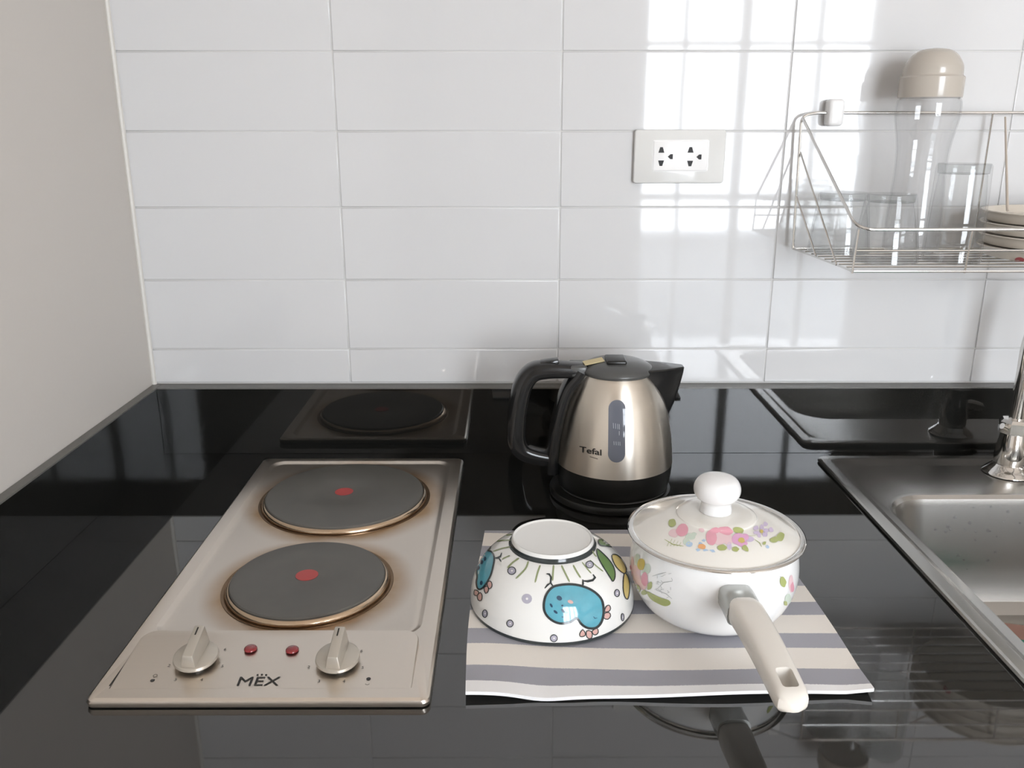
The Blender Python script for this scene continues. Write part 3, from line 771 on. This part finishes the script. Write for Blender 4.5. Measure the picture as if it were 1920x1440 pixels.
blades = [[(545, 512), (490, 550), (440, 600)], [(628, 540), (600, 610), (515, 697)], [(735, 575), (712, 640), (688, 732)], [(855, 575), (850, 640), (845, 716)],
          [(925, 577), (955, 640), (998, 726)], [(1030, 575), (1060, 630), (1097, 690)], [(1110, 548), (1150, 600), (1192, 650)], [(1180, 530), (1240, 585), (1300, 632)],
          [(472, 352), (410, 352), (345, 362)], [(470, 410), (390, 425), (310, 452)], [(485, 300), (410, 312), (340, 334)], [(462, 490), (425, 505), (392, 522)], [(500, 255), (440, 268), (395, 290)], [(1195, 420), (1215, 470), (1240, 500)]]
for q, bl in enumerate(blades):
    paint('painted_grass_blade', BS, [stroke_px(spline([Vector((*p, 0)) for p in cb(bl)], 4), 3.2 if q < 6 else 2.3)], M['p_olive'], bowl, .0003)
for pl_, mm in (([(1243, 430), (1300, 475), (1360, 540), (1398, 610), (1405, 680), (1385, 722), (1362, 690), (1330, 640), (1280, 560), (1248, 490)], 'p_green'),
                ([(1255, 352), (1300, 342), (1350, 372), (1386, 412), (1330, 407), (1270, 397)], 'p_green'),
                ([(340, 330), (400, 280), (470, 235), (545, 218), (490, 250), (420, 300)], 'p_green'),
                ([(1375, 490), (1420, 485), (1470, 530), (1505, 600), (1495, 650), (1450, 630), (1400, 570)], 'p_yellow'),
                ([(1485, 657), (1515, 668), (1535, 740), (1531, 830), (1517, 880), (1492, 860), (1477, 780)], 'p_yellow')):
    f = blob(cb(pl_), 3); lf = paint('painted_leaf' if mm == 'p_green' else 'painted_petal', BS, [fill_px(f, 4)], M[mm], bowl, .0003)
    if lf: paint('leaf_outline', BS, [stroke_px(f, 1.9, True)], M['p_dark'], lf, .0006)

# ================================================================== SAUCEPAN
PC = (0.1962, 0.7480, 0)
pan = thing('saucepan', 'white enamel saucepan with floral decoration, lid and long cream handle', 'saucepan', (PC[0], PC[1], TT))
PPo = smooth_profile([(.0005, TT + .0001), (.0480, TT + .0001), (.0560, TT + .0016), (.0665, .0140), (.0745, .0270), (.0792, .0420), (.0800, .0540), (.0786, .0680), (.0768, .0790), (.0764, .0830)], 5)
PPi = smooth_profile([(.0745, .0830), (.0752, .0680), (.0775, .0530), (.0765, .0420), (.0720, .0280), (.0630, .0160), (.0500, .0075), (.0005, .0065)], 4)
pan_d = lathe(PPo, PC, 128)
body = obj('body', lathe(PPo + PPi, PC, 128), M['enamel'], pan, edge=50)
def torus(c, r, a, z, seg=96): return lathe([(r + a * math.cos(t * math.pi / 5), z + a * math.sin(t * math.pi / 5)) for t in range(10)], c, seg, closed=True)
obj('rim', torus(PC, .0772, .0014, .0832), M['chrome'], pan)
lid_o = smooth_profile([(.0806, .0858), (.0770, .0872), (.0700, .0910), (.0600, .0958), (.0480, .0998), (.0385, .1020), (.0365, .1036), (.0300, .1056), (.0150, .1064), (.0005, .1065)], 5)
lid_dat = lathe(lid_o, PC, 128)
plid = obj('lid', lathe([(.0005, .1050)] + smooth_profile([(.0300, .1035), (.0600, .0940), (.0740, .0868), (.0806, .0850)], 4) + lid_o, PC, 128), M['lid_enamel'], pan, edge=60)
obj('lid_rim', lathe([(.0790, .0846), (.0826, .0846), (.0836, .0854), (.0833, .0866), (.0815, .0875), (.0785, .0876), (.0778, .0868)], PC, 128, closed=True), M['chrome'], plid, edge=60)
obj('lid_knob', lathe(smooth_profile([(.0150, .1066), (.0148, .1100), (.0140, .1140), (.0150, .1175), (.0195, .1215), (.0218, .1270), (.0212, .1335), (.0170, .1395), (.0080, .1428), (.0004, .1434)], 5), (PC[0] - .0008, PC[1], 0), 64), M['knob_white'], plid)
# handle: from the front of the pan, a little to the right, towards the viewer
hA, hB = Vector((.1975, .6725, .0600)), Vector((.2047, .5235, .0560))
br = spline([hA + (hA - hB) * .004, hA + (hB - hA) * .08 + Vector((0, 0, .001)), hA + (hB - hA) * .20], 6)
obj('handle_bracket', sweep(br, (1, 0, 0), [.0150] * len(br), [.0120] * len(br), 24, 3.5), M['bracket'], pan, edge=50)
hpth = [hA + (hB - hA) * t + Vector((0, 0, .0045 * math.sin(math.pi * t))) for t in [.16 + .84 * k / 24 for k in range(25)]]
def tap(k):
    t = k / 24
    e = math.sqrt(max(0.0, 1 - ((t - .93) / .07) ** 2)) if t > .93 else 1
    s = min(1, .86 + t * 2)
    return (.0148 - .0026 * t) * s * max(e, .35), (.0120 - .0028 * t) * s * max(e, .45)
hdl = sweep(hpth, (1, 0, 0), [tap(k)[0] for k in range(25)], [tap(k)[1] for k in range(25)], 28, 3.4)
sc_ = hA + (hB - hA) * .865
sl_ = math.atan2(hB.x - hA.x, -(hB.y - hA.y))
cut = moved(box(-.0062, .0062, -.0100, .0100, -.03, .03, .003, 3), Matrix.Translation((sc_.x, sc_.y, sc_.z)) @ Matrix.Rotation(sl_, 4, 'Z'))
obj('handle', boolean_cut(hdl, cut), M['handle_white'], pan, edge=40)
PS = Surface(pan_d, lid_dat)
SCL = 4.236
def cp_(pts): return [Vector((1160 + x / SCL, 870 + y / SCL)) for x, y in pts]
def petals(name, parent, mm, items, off=.0003):
    for it in items:
        x, y, a, b_ = it[:4]; rot = it[4] if len(it) > 4 else 0
        paint(name, PS, [fill_px(blob([p + Vector((random.uniform(-.8, .8), random.uniform(-.8, .8))) for p in ell(1160 + x / SCL, 870 + y / SCL, a / SCL, b_ / SCL, rot, 9)], 2), 3.5)], M[mm], parent, off)
petals('printed_petal', plid, 'f_pale', [(440, 550, 42, 34), (660, 525, 22, 18), (800, 600, 55, 45), (870, 600, 45, 40, 20), (800, 545, 60, 40)])
petals('printed_petal', plid, 'f_pink', [(505, 528, 46, 52, 20), (738, 585, 44, 62), (850, 532, 60, 32, 10), (770, 530, 40, 24)], .0005)
petals('printed_petal', plid, 'f_magenta', [(950, 600, 52, 46), (1000, 585, 32, 32), (985, 635, 40, 26)], .0005)
petals('printed_petal', plid, 'f_yellow', [(975, 610, 26, 20), (1135, 540, 14, 14)], .0008)
petals('printed_petal', plid, 'f_lilac', [(1135, 505, 16, 22), (1170, 530, 24, 15), (1160, 562, 20, 18), (1115, 565, 16, 22), (1090, 545, 24, 14), (1092, 510, 22, 18), (1165, 480, 16, 20, 20), (1210, 525, 18, 20), (1040, 600, 34, 22), (880, 655, 18, 30)])
petals('printed_petal', plid, 'f_blue', [(630, 685, 18, 10), (690, 685, 22, 10), (650, 635, 14, 12), (675, 610, 14, 10), (1180, 660, 14, 14), (745, 690, 24, 9, 20), (560, 640, 26, 22)])
petals('printed_petal', plid, 'f_orange', [(662, 660, 32, 20)], .0005)
petals('printed_petal', plid, 'f_mint', [(570, 578, 40, 24), (540, 620, 30, 26), (600, 560, 22, 16)])
petals('printed_leaf', plid, 'f_leaf', [(425, 472, 30, 34, 20), (950, 530, 42, 24, 10), (822, 668, 36, 24), (928, 680, 28, 20), (1005, 672, 20, 30, -40), (1285, 580, 30, 36, 30), (1235, 605, 40, 22, -10), (1155, 632, 18, 10, -30)], .0006)
paint('printed_twig', PS, [stroke_px(cp_([(365, 600), (430, 640), (515, 655)]), 1.6)] + [stroke_px(cp_([(400 + k * 24, 622 + k * 8), (386 + k * 26, 655)]), 1.6) for k in range(5)] + [stroke_px(cp_([(410 + k * 24, 625 + k * 8), (425 + k * 24, 596 + k * 9)]), 1.4) for k in range(4)] +
      [stroke_px(cp_([(1010, 572), (1085, 572)]), 1.2), stroke_px(cp_([(1080, 600), (1120, 630), (1135, 660)]), 1.4)], M['f_leaf'], plid, .0004)
petals('printed_petal', body, 'f_pale', [(135, 880, 40, 80, 10), (190, 940, 46, 60), (110, 790, 14, 60), (1368, 950, 18, 70)])
petals('printed_petal', body, 'f_pink', [(210, 915, 26, 56, 0), (100, 860, 12, 60), (1378, 975, 14, 40)], .0005)
petals('printed_petal', body, 'f_yellow', [(182, 795, 28, 46)], .0005)
petals('printed_leaf', body, 'f_mint', [(230, 830, 26, 40), (150, 760, 20, 50), (215, 860, 30, 16), (1345, 1070, 24, 40)], .0004)
petals('printed_leaf', body, 'f_leaf', [(250, 965, 18, 34, 20), (150, 990, 24, 34), (205, 1020, 22, 18), (1303, 935, 24, 42, -10), (1322, 1105, 16, 18)], .0006)
paint('printed_leaf', PS, [fill_px(blob(cp_([(225, 1010), (280, 1035), (340, 1062), (402, 1082), (412, 1112), (370, 1128), (310, 1105), (250, 1065)]), 3), 4)], M['f_leaf'], body, .0004)
tw = []
for k in range(20):
    x, y = random.uniform(285, 440), random.uniform(850, 1075)
    a = random.uniform(0, 6.28); tw.append(stroke_px(cp_([(x, y), (x + 22 * math.cos(a), y + 22 * math.sin(a))]), 1.5))
tw += [stroke_px(cp_([(300, 1000), (360, 940), (430, 930)]), 1.4), stroke_px(cp_([(300, 1000), (380, 1030), (425, 1070)]), 1.4), stroke_px(cp_([(270, 890), (340, 870), (380, 860)]), 1.4)]
paint('printed_twig', PS, tw, M['f_grey'], body, .0005)
paint('printed_twig', PS, [stroke_px(cp_([(1300, 900), (1275, 890)]), 1.4)], M['f_grey'], body, .0005)

# ================================================================== SINK AND TAP
sk = thing('kitchen_sink', 'stainless steel drop-in sink with a raised rim and deep bowl', 'sink', ((SX0 + SX1) / 2, (SY0 + SY1) / 2, 0))
S_ = (SX0, SX1, SY0, SY1); B_ = (BX0, BX1, BY0, BY1)
def ins2(a, i, r, z, n=8): return rrect(a[0] + i, a[1] - i, a[2] + i, a[3] - i, r, z, n)
rimloops = [ins2(S_, .001, .014, .0003), ins2(S_, 0, .015, .0022), ins2(S_, .0012, .0145, .0046), ins2(S_, .0035, .014, .0058), ins2(S_, .0125, .012, .0062)]
rimloops += [rrect(SX0 + .0150, SX1 - .0150, SY0 + .0150, SY1 - .0150, .030, .0061), rrect(SX0 + .0155, SX1 - .0155, SY0 + .0155, SY1 - .0160, .030, .0058), rrect(SX0 + .0235, SX1 - .0235, SY0 + .0235, SY1 - .0300, .036, .0018), rrect(SX0 + .0250, SX1 - .0250, SY0 + .0250, SY1 - .0320, .037, .0015)]
rimloops += [ins2(B_, -.004, .060, .0014), ins2(B_, 0, .058, .0004), ins2(B_, .004, .056, -.0040), ins2(B_, .006, .055, -.0120), ins2(B_, .012, .055, -.090), ins2(B_, .017, .054, -.120),
             ins2(B_, .027, .052, -.140), ins2(B_, .043, .05, -.150), ins2(B_, .070, .05, -.1535), ins2(B_, .15, .035, -.156)]
obj('basin', loft(rimloops), M['steel_sink'], sk, edge=20)
obj('drain', lathe([(.001, -.1555), (.040, -.1555), (.042, -.1545), (.040, -.1535), (.034, -.1545), (.001, -.1545)], (.70, .815, 0), 48), M['chrome'], sk)
# drops of water on the far wall of the bowl and on the rim
dv = []
for k in range(46):
    x = random.uniform(.50, .80); z = -random.choice([random.uniform(.012, .05), random.uniform(.03, .10)])
    y = BY1 - .0065 - (abs(z) - .012) * .077
    r = random.uniform(.0010, .0024)
    if x > BX1 - .06: continue
    bm = bmesh.new(); bmesh.ops.create_icosphere(bm, subdivisions=2, radius=1); d = out(bm)
    dv.append(([Vector((x + v.x * r, y + v.y * r * .45, z + v.z * r * random.uniform(1, 1.1))) for v in d[0]], d[1]))
drops = obj('water_drops', join(*dv), thin_glass('water', (.95, .96, .97), 1.33), sk); drops['kind'] = 'stuff'
cl = thing('dish_cloth', 'teal dish cloth with a pinkish border lying in the sink', 'cloth', (.64, .85, -.153))
def cloth(x0, x1, y0, y1, z0, th, seed):
    nx, ny = 14, 18; V, F = [], []; rnd = random.Random(seed); ph = rnd.uniform(0, 6)
    for l in (0, 1):
        for j in range(ny + 1):
            for i in range(nx + 1):
                u, v = i / nx, j / ny
                V.append(Vector((x0 + (x1 - x0) * u + .003 * math.sin(9 * v + ph), y0 + (y1 - y0) * v + .003 * math.sin(8 * u + ph), z0 + (th + .004 * (1 + math.sin(7 * u + 5 * v + ph)) if l else 0))))
    N_ = (nx + 1) * (ny + 1); ix = lambda l, i, j: l * N_ + j * (nx + 1) + i
    for j in range(ny):
        for i in range(nx):
            F += [(ix(1, i, j), ix(1, i + 1, j), ix(1, i + 1, j + 1), ix(1, i, j + 1)), (ix(0, i, j), ix(0, i, j + 1), ix(0, i + 1, j + 1), ix(0, i + 1, j))]
    for i in range(nx): F += [(ix(0, i, 0), ix(0, i + 1, 0), ix(1, i + 1, 0), ix(1, i, 0)), (ix(0, i + 1, ny), ix(0, i, ny), ix(1, i, ny), ix(1, i + 1, ny))]
    for j in range(ny): F += [(ix(0, 0, j + 1), ix(0, 0, j), ix(1, 0, j), ix(1, 0, j + 1)), (ix(0, nx, j), ix(0, nx, j + 1), ix(1, nx, j + 1), ix(1, nx, j))]
    return V, F
obj('cloth_field', cloth(.562, .720, .775, .906, -.1530, .008, 1), M['cloth_teal'], cl)
obj('cloth_border', cloth(.562, .720, .9085, .940, -.1525, .009, 1), M['cloth_pink'], cl)
FC = (0.683, 1.094, 0)
tp = thing('kitchen_tap', 'chrome kitchen tap with a tall pipe standing on the sink ledge', 'tap', (FC[0], FC[1], .0016))
obj('base_flange', lathe(smooth_profile([(.0004, .0018), (.0300, .0018), (.0295, .0060), (.0235, .0115), (.0195, .0160)], 4) + [(.0004, .0162)], FC, 48), M['chrome'], tp, edge=50)
obj('valve_body', lathe(smooth_profile([(.0185, .0150), (.0200, .0260), (.0185, .0430), (.0160, .0600)], 4), FC, 40), M['chrome'], tp)
obj('collar_nut', lathe([(.0165, .0600), (.0205, .0610), (.0205, .0760), (.0170, .0800), (.0110, .0805)], FC, 8), M['chrome'], tp, edge=10)
pp = spline([(FC[0], FC[1], .080), (FC[0], FC[1], .14), (FC[0] + .001, FC[1], .19), (FC[0] + .005, FC[1] - .014, .232), (FC[0] + .016, FC[1] - .045, .254), (FC[0] + .034, FC[1] - .095, .25), (FC[0] + .047, FC[1] - .135, .222), (FC[0] + .05, FC[1] - .146, .195)], 8)
obj('spout_pipe', tube(pp, .0098, 20), M['chrome'], tp)
obj('lever', sweep(spline([(FC[0] + .008, FC[1] - .012, .046), (FC[0] + .028, FC[1] - .020, .044), (FC[0] + .055, FC[1] - .026, .036)], 6), (0, .3, .9), .0065, .0075, 16, 3), M['chrome'], tp)
obj('grub_screw', tube([(FC[0] - .014, FC[1] - .008, .068), (FC[0] - .024, FC[1] - .010, .073)], .0042, 12), M['chrome'], tp)
obj('valve_stem', tube([(FC[0] + .010, FC[1] - .010, .034), (FC[0] + .026, FC[1] - .018, .028)], .0075, 16), M['chrome'], tp)

# ================================================================== WALL SOCKET
so = thing('wall_socket', 'white double power socket plate on the tiled wall', 'socket', (.227, YW, .384))
def slab_xz(x0, x1, z0, z1, y_back, y_front, r, rl=None):
    def L_(i, y): return [Vector((v.x, y, v.y)) for v in rrect(x0 + i, x1 - i, z0 + i, z1 - i, max(r - i, .0006), 0, 5)]
    return loft([L_(0, y_back), L_(0, y_front + .002), L_(.0007, y_front + .0006), L_(.002, y_front)], cap0=True)
obj('face_plate', slab_xz(.1660, .2880, .3842, .4540, YW - .0004, YW - .0085, .004), M['socket'], so, edge=30)
ip = obj('socket_insert', slab_xz(.1908, .2654, .4000, .4405, YW - .0086, YW - .0100, .002), M['knob_white'], so, edge=30)
for px, py, kind in ((1240.2, 281.2, 0), (1239.3, 306, 1), (1257, 293.7, 2), (1295, 281, 0), (1293.7, 306.6, 1), (1310.7, 294.3, 2)):
    p = ony(px, py, YW - .0101); s = .0036
    sh = {0: [(-.5, 1), (.5, 1), (1.1, -1), (-1.1, -1)], 1: [(-1.1, 1), (1.1, 1), (.5, -1), (-.5, -1)], 2: [(-1, 0), (0, .9), (.9, .9), (.9, -.9), (0, -.9)]}[kind]
    V = [Vector((p.x + a * s, y, p.z + b_ * s)) for y in (YW - .0099, YW - .0102) for a, b_ in sh]; n = len(sh)
    obj('socket_slot', (V, [tuple(range(n)), tuple(range(n, 2 * n))[::-1]] + [(k, (k + 1) % n, n + (k + 1) % n, n + k) for k in range(n)]), M['black_hole'], ip, smooth=False)

# ================================================================== DISH RACK AND WHAT STANDS IN IT
KX0, KX1, KYB, KYF, KZ0, KZ1 = .388, 1.02, 1.180, .983, .2973, .4740
rk = thing('wire_dish_rack', 'chrome wire dish rack hung on the white tiled wall', 'rack', (KX0, KYB, KZ0))
W_ = M['wire']; wr = .0019; wt = .0013
obj('main_wire', tube(fillet([(KX0, KYB, KZ0), (KX0 - .005, KYB, KZ1 - .004), (KX0 + .012, KYB + .002, KZ1 + .001), (KX1 - .012, KYB + .002, KZ1 + .001), (KX1 + .005, KYB, KZ1 - .004), (KX1, KYB, KZ0)], .012), wr, 10), W_, rk)
obj('front_rail', tube(fillet([(KX0 - .003, KYB, KZ1 - .006), (KX0 + .006, KYF, .3450), (KX1 - .006, KYF, .3450), (KX1 + .003, KYB, KZ1 - .006)], .022, 8), wr, 10), W_, rk)
obj('middle_rail', tube([(KX0 + .008, KYF, .3210), (KX1 - .008, KYF, .3210)], wt, 8), W_, rk)
obj('floor_frame', tube([(KX0, KYB, KZ0), (KX0 + .008, KYF, KZ0), (KX1 - .008, KYF, KZ0), (KX1, KYB, KZ0)], wr * .85, 8, closed=True), W_, rk)
for k in range(1, 9):
    y = KYF + (KYB - KYF) * k / 9
    obj('floor_wire', tube([(KX0 + .008 * (1 - k / 9), y, KZ0 + .0018), (KX1 - .008 * (1 - k / 9), y, KZ0 + .0018)], wt * .9, 6), W_, rk)
for x in (KX0 + .008, .5255, .66, .80, .92, KX1 - .008):
    obj('front_post', tube([(x - .002, KYF, KZ0 - .002), (x, KYF, .3455)], wt, 8), W_, rk)
for x in (.634, .90):
    obj('back_post', tube([(x, KYB, KZ0), (x, KYB, KZ1)], wt, 8), W_, rk)
for sx, x in ((1, KX0), (-1, KX1)):
    for a, b_ in ((.25, .72), (.55, .40)):
        obj('side_wire', tube([(x - sx * .002, KYB, KZ0 + (KZ1 - KZ0) * b_), (x + sx * .006, KYB + (KYF - KYB) * (a + .5 if a < .5 else .38), KZ0)], wt, 8), W_, rk)
obj('wall_clip', box(KX0 + .0285, KX0 + .0490, KYB - .008, YW - .0005, KZ1 - .016, KZ1 + .018, .005, 3), M['knob_white'], rk)
obj('wall_clip', box(.86, .885, KYB - .008, YW - .0005, KZ1 - .016, KZ1 + .018, .005, 3), M['knob_white'], rk)
ZG = KZ0 + .0018 + wt * .9 + .0002
def tumbler(c, rb, rt, h, base, label):
    """drinking glass standing upside down: open mouth below (radius rb), thick base on top (radius rt)"""
    t = thing('drinking_glass', label, 'glass', (c[0], c[1], ZG), 'upside-down glasses in the wire rack')
    o_ = [(rb, 0), (rb + (rt - rb) * .5, h * .5), (rt, h - .003), (rt - .0015, h), (.0005, h)]
    i_ = [(.0005, h - base), (rt - .004, h - base), (rb + (rt - rb) * .5 - .0022, h * .5), (rb - .0018, 0)]
    o = obj('glass_body', lathe(smooth_profile(o_[:3], 4) + o_[3:] + i_[:2] + smooth_profile(i_[1:], 4)[1:], (c[0], c[1], ZG), 48, closed=False), M['glass'], t, edge=40)
    obj('glass_base', lathe([(.0005, h - base + .0006), (rt - .0026, h - base + .0006), (rt - .0016, h - .002), (rt - .0022, h - .0008), (.0005, h - .0008)], (c[0], c[1], ZG), 48), M['glass_thick'], t, edge=40)
    return t
tumbler((.5390, 1.0480), .0335, .0305, .1150, .012, 'tall clear tumbler standing upside down in front of the bottle')
tumbler((.4570, 1.0480), .0390, .0290, .0800, .010, 'short clear tumbler upside down near the front left corner of the rack')
tumbler((.4310, 1.1300), .0390, .0310, .0760, .010, 'short clear tumbler upside down at the back left of the rack')
BTC = (.5270, 1.1340)
bt = thing('water_bottle', 'clear waisted bottle with a domed cream cap standing in the rack', 'bottle', (BTC[0], BTC[1], ZG))
prof = [(.0005, 0), (.0300, 0), (.0340, .004), (.0345, .030), (.0325, .070), (.0310, .105), (.0325, .135), (.0370, .160), (.0385, .172), (.0380, .186), (.0350, .1910)]
sm = smooth_profile(prof[2:], 5)
obj('bottle_body', lathe([(.0005, 0), (.0300, 0)] + sm + [(r - .0015, z) for r, z in reversed(sm)] + [(.0300, .003), (.0005, .003)], (BTC[0], BTC[1], ZG), 64), M['bottle'], bt, edge=50)
cz = .1915
obj('cap', lathe([(.0005, cz), (.0372, cz), (.0376, cz + .002), (.0376, cz + .0235), (.0366, cz + .0250), (.0352, cz + .0258), (.0350, cz + .0265)] +
    smooth_profile([(.0348, cz + .0270), (.0342, cz + .0360), (.0318, cz + .0420), (.0255, cz + .0510), (.0160, cz + .0565), (.0005, cz + .0585)], 4), (BTC[0], BTC[1], ZG), 64), M['cap'], bt, edge=30)
DC = (.689, 1.078)
zd = ZG
for k, lb in enumerate(('beige dish with a red mark at the bottom of the stack in the rack', 'beige dish second from the bottom of the stack in the rack', 'beige dish second from the top of the stack in the rack', 'beige dish on top of the stack in the rack')):
    pr_ = [(.0005, 0), (.0830, 0), (.0862, .0012), (.0890, .0085), (.0915, .0120), (.0935, .0130), (.0932, .0142), (.0900, .0140), (.0835, .0050), (.0005, .0040)]
    o = obj('dish', lathe(pr_, (DC[0], DC[1], zd + k * .0142), 72), M['dish'], org=(DC[0], DC[1], zd + k * .0142), edge=40)
    tag(o, lb, 'dish', 'beige dishes stacked in the rack')
    if k == 0: paint('red_mark', Surface(lathe(pr_, (DC[0], DC[1], zd), 72)), [fill_px(ell(1912, 487, 9, 5), 3)], M['dish_red'], o, .0005)
cs = tube([(.6485, 1.1745, .4690), (.6000, 1.0500, .3600)], [.0012, .0017], 8)
tag(obj('chopstick', cs, M['wood'], org=(.608, 1.03, .36)), 'thin wooden chopstick leaning from the dishes to the rack top', 'chopstick')
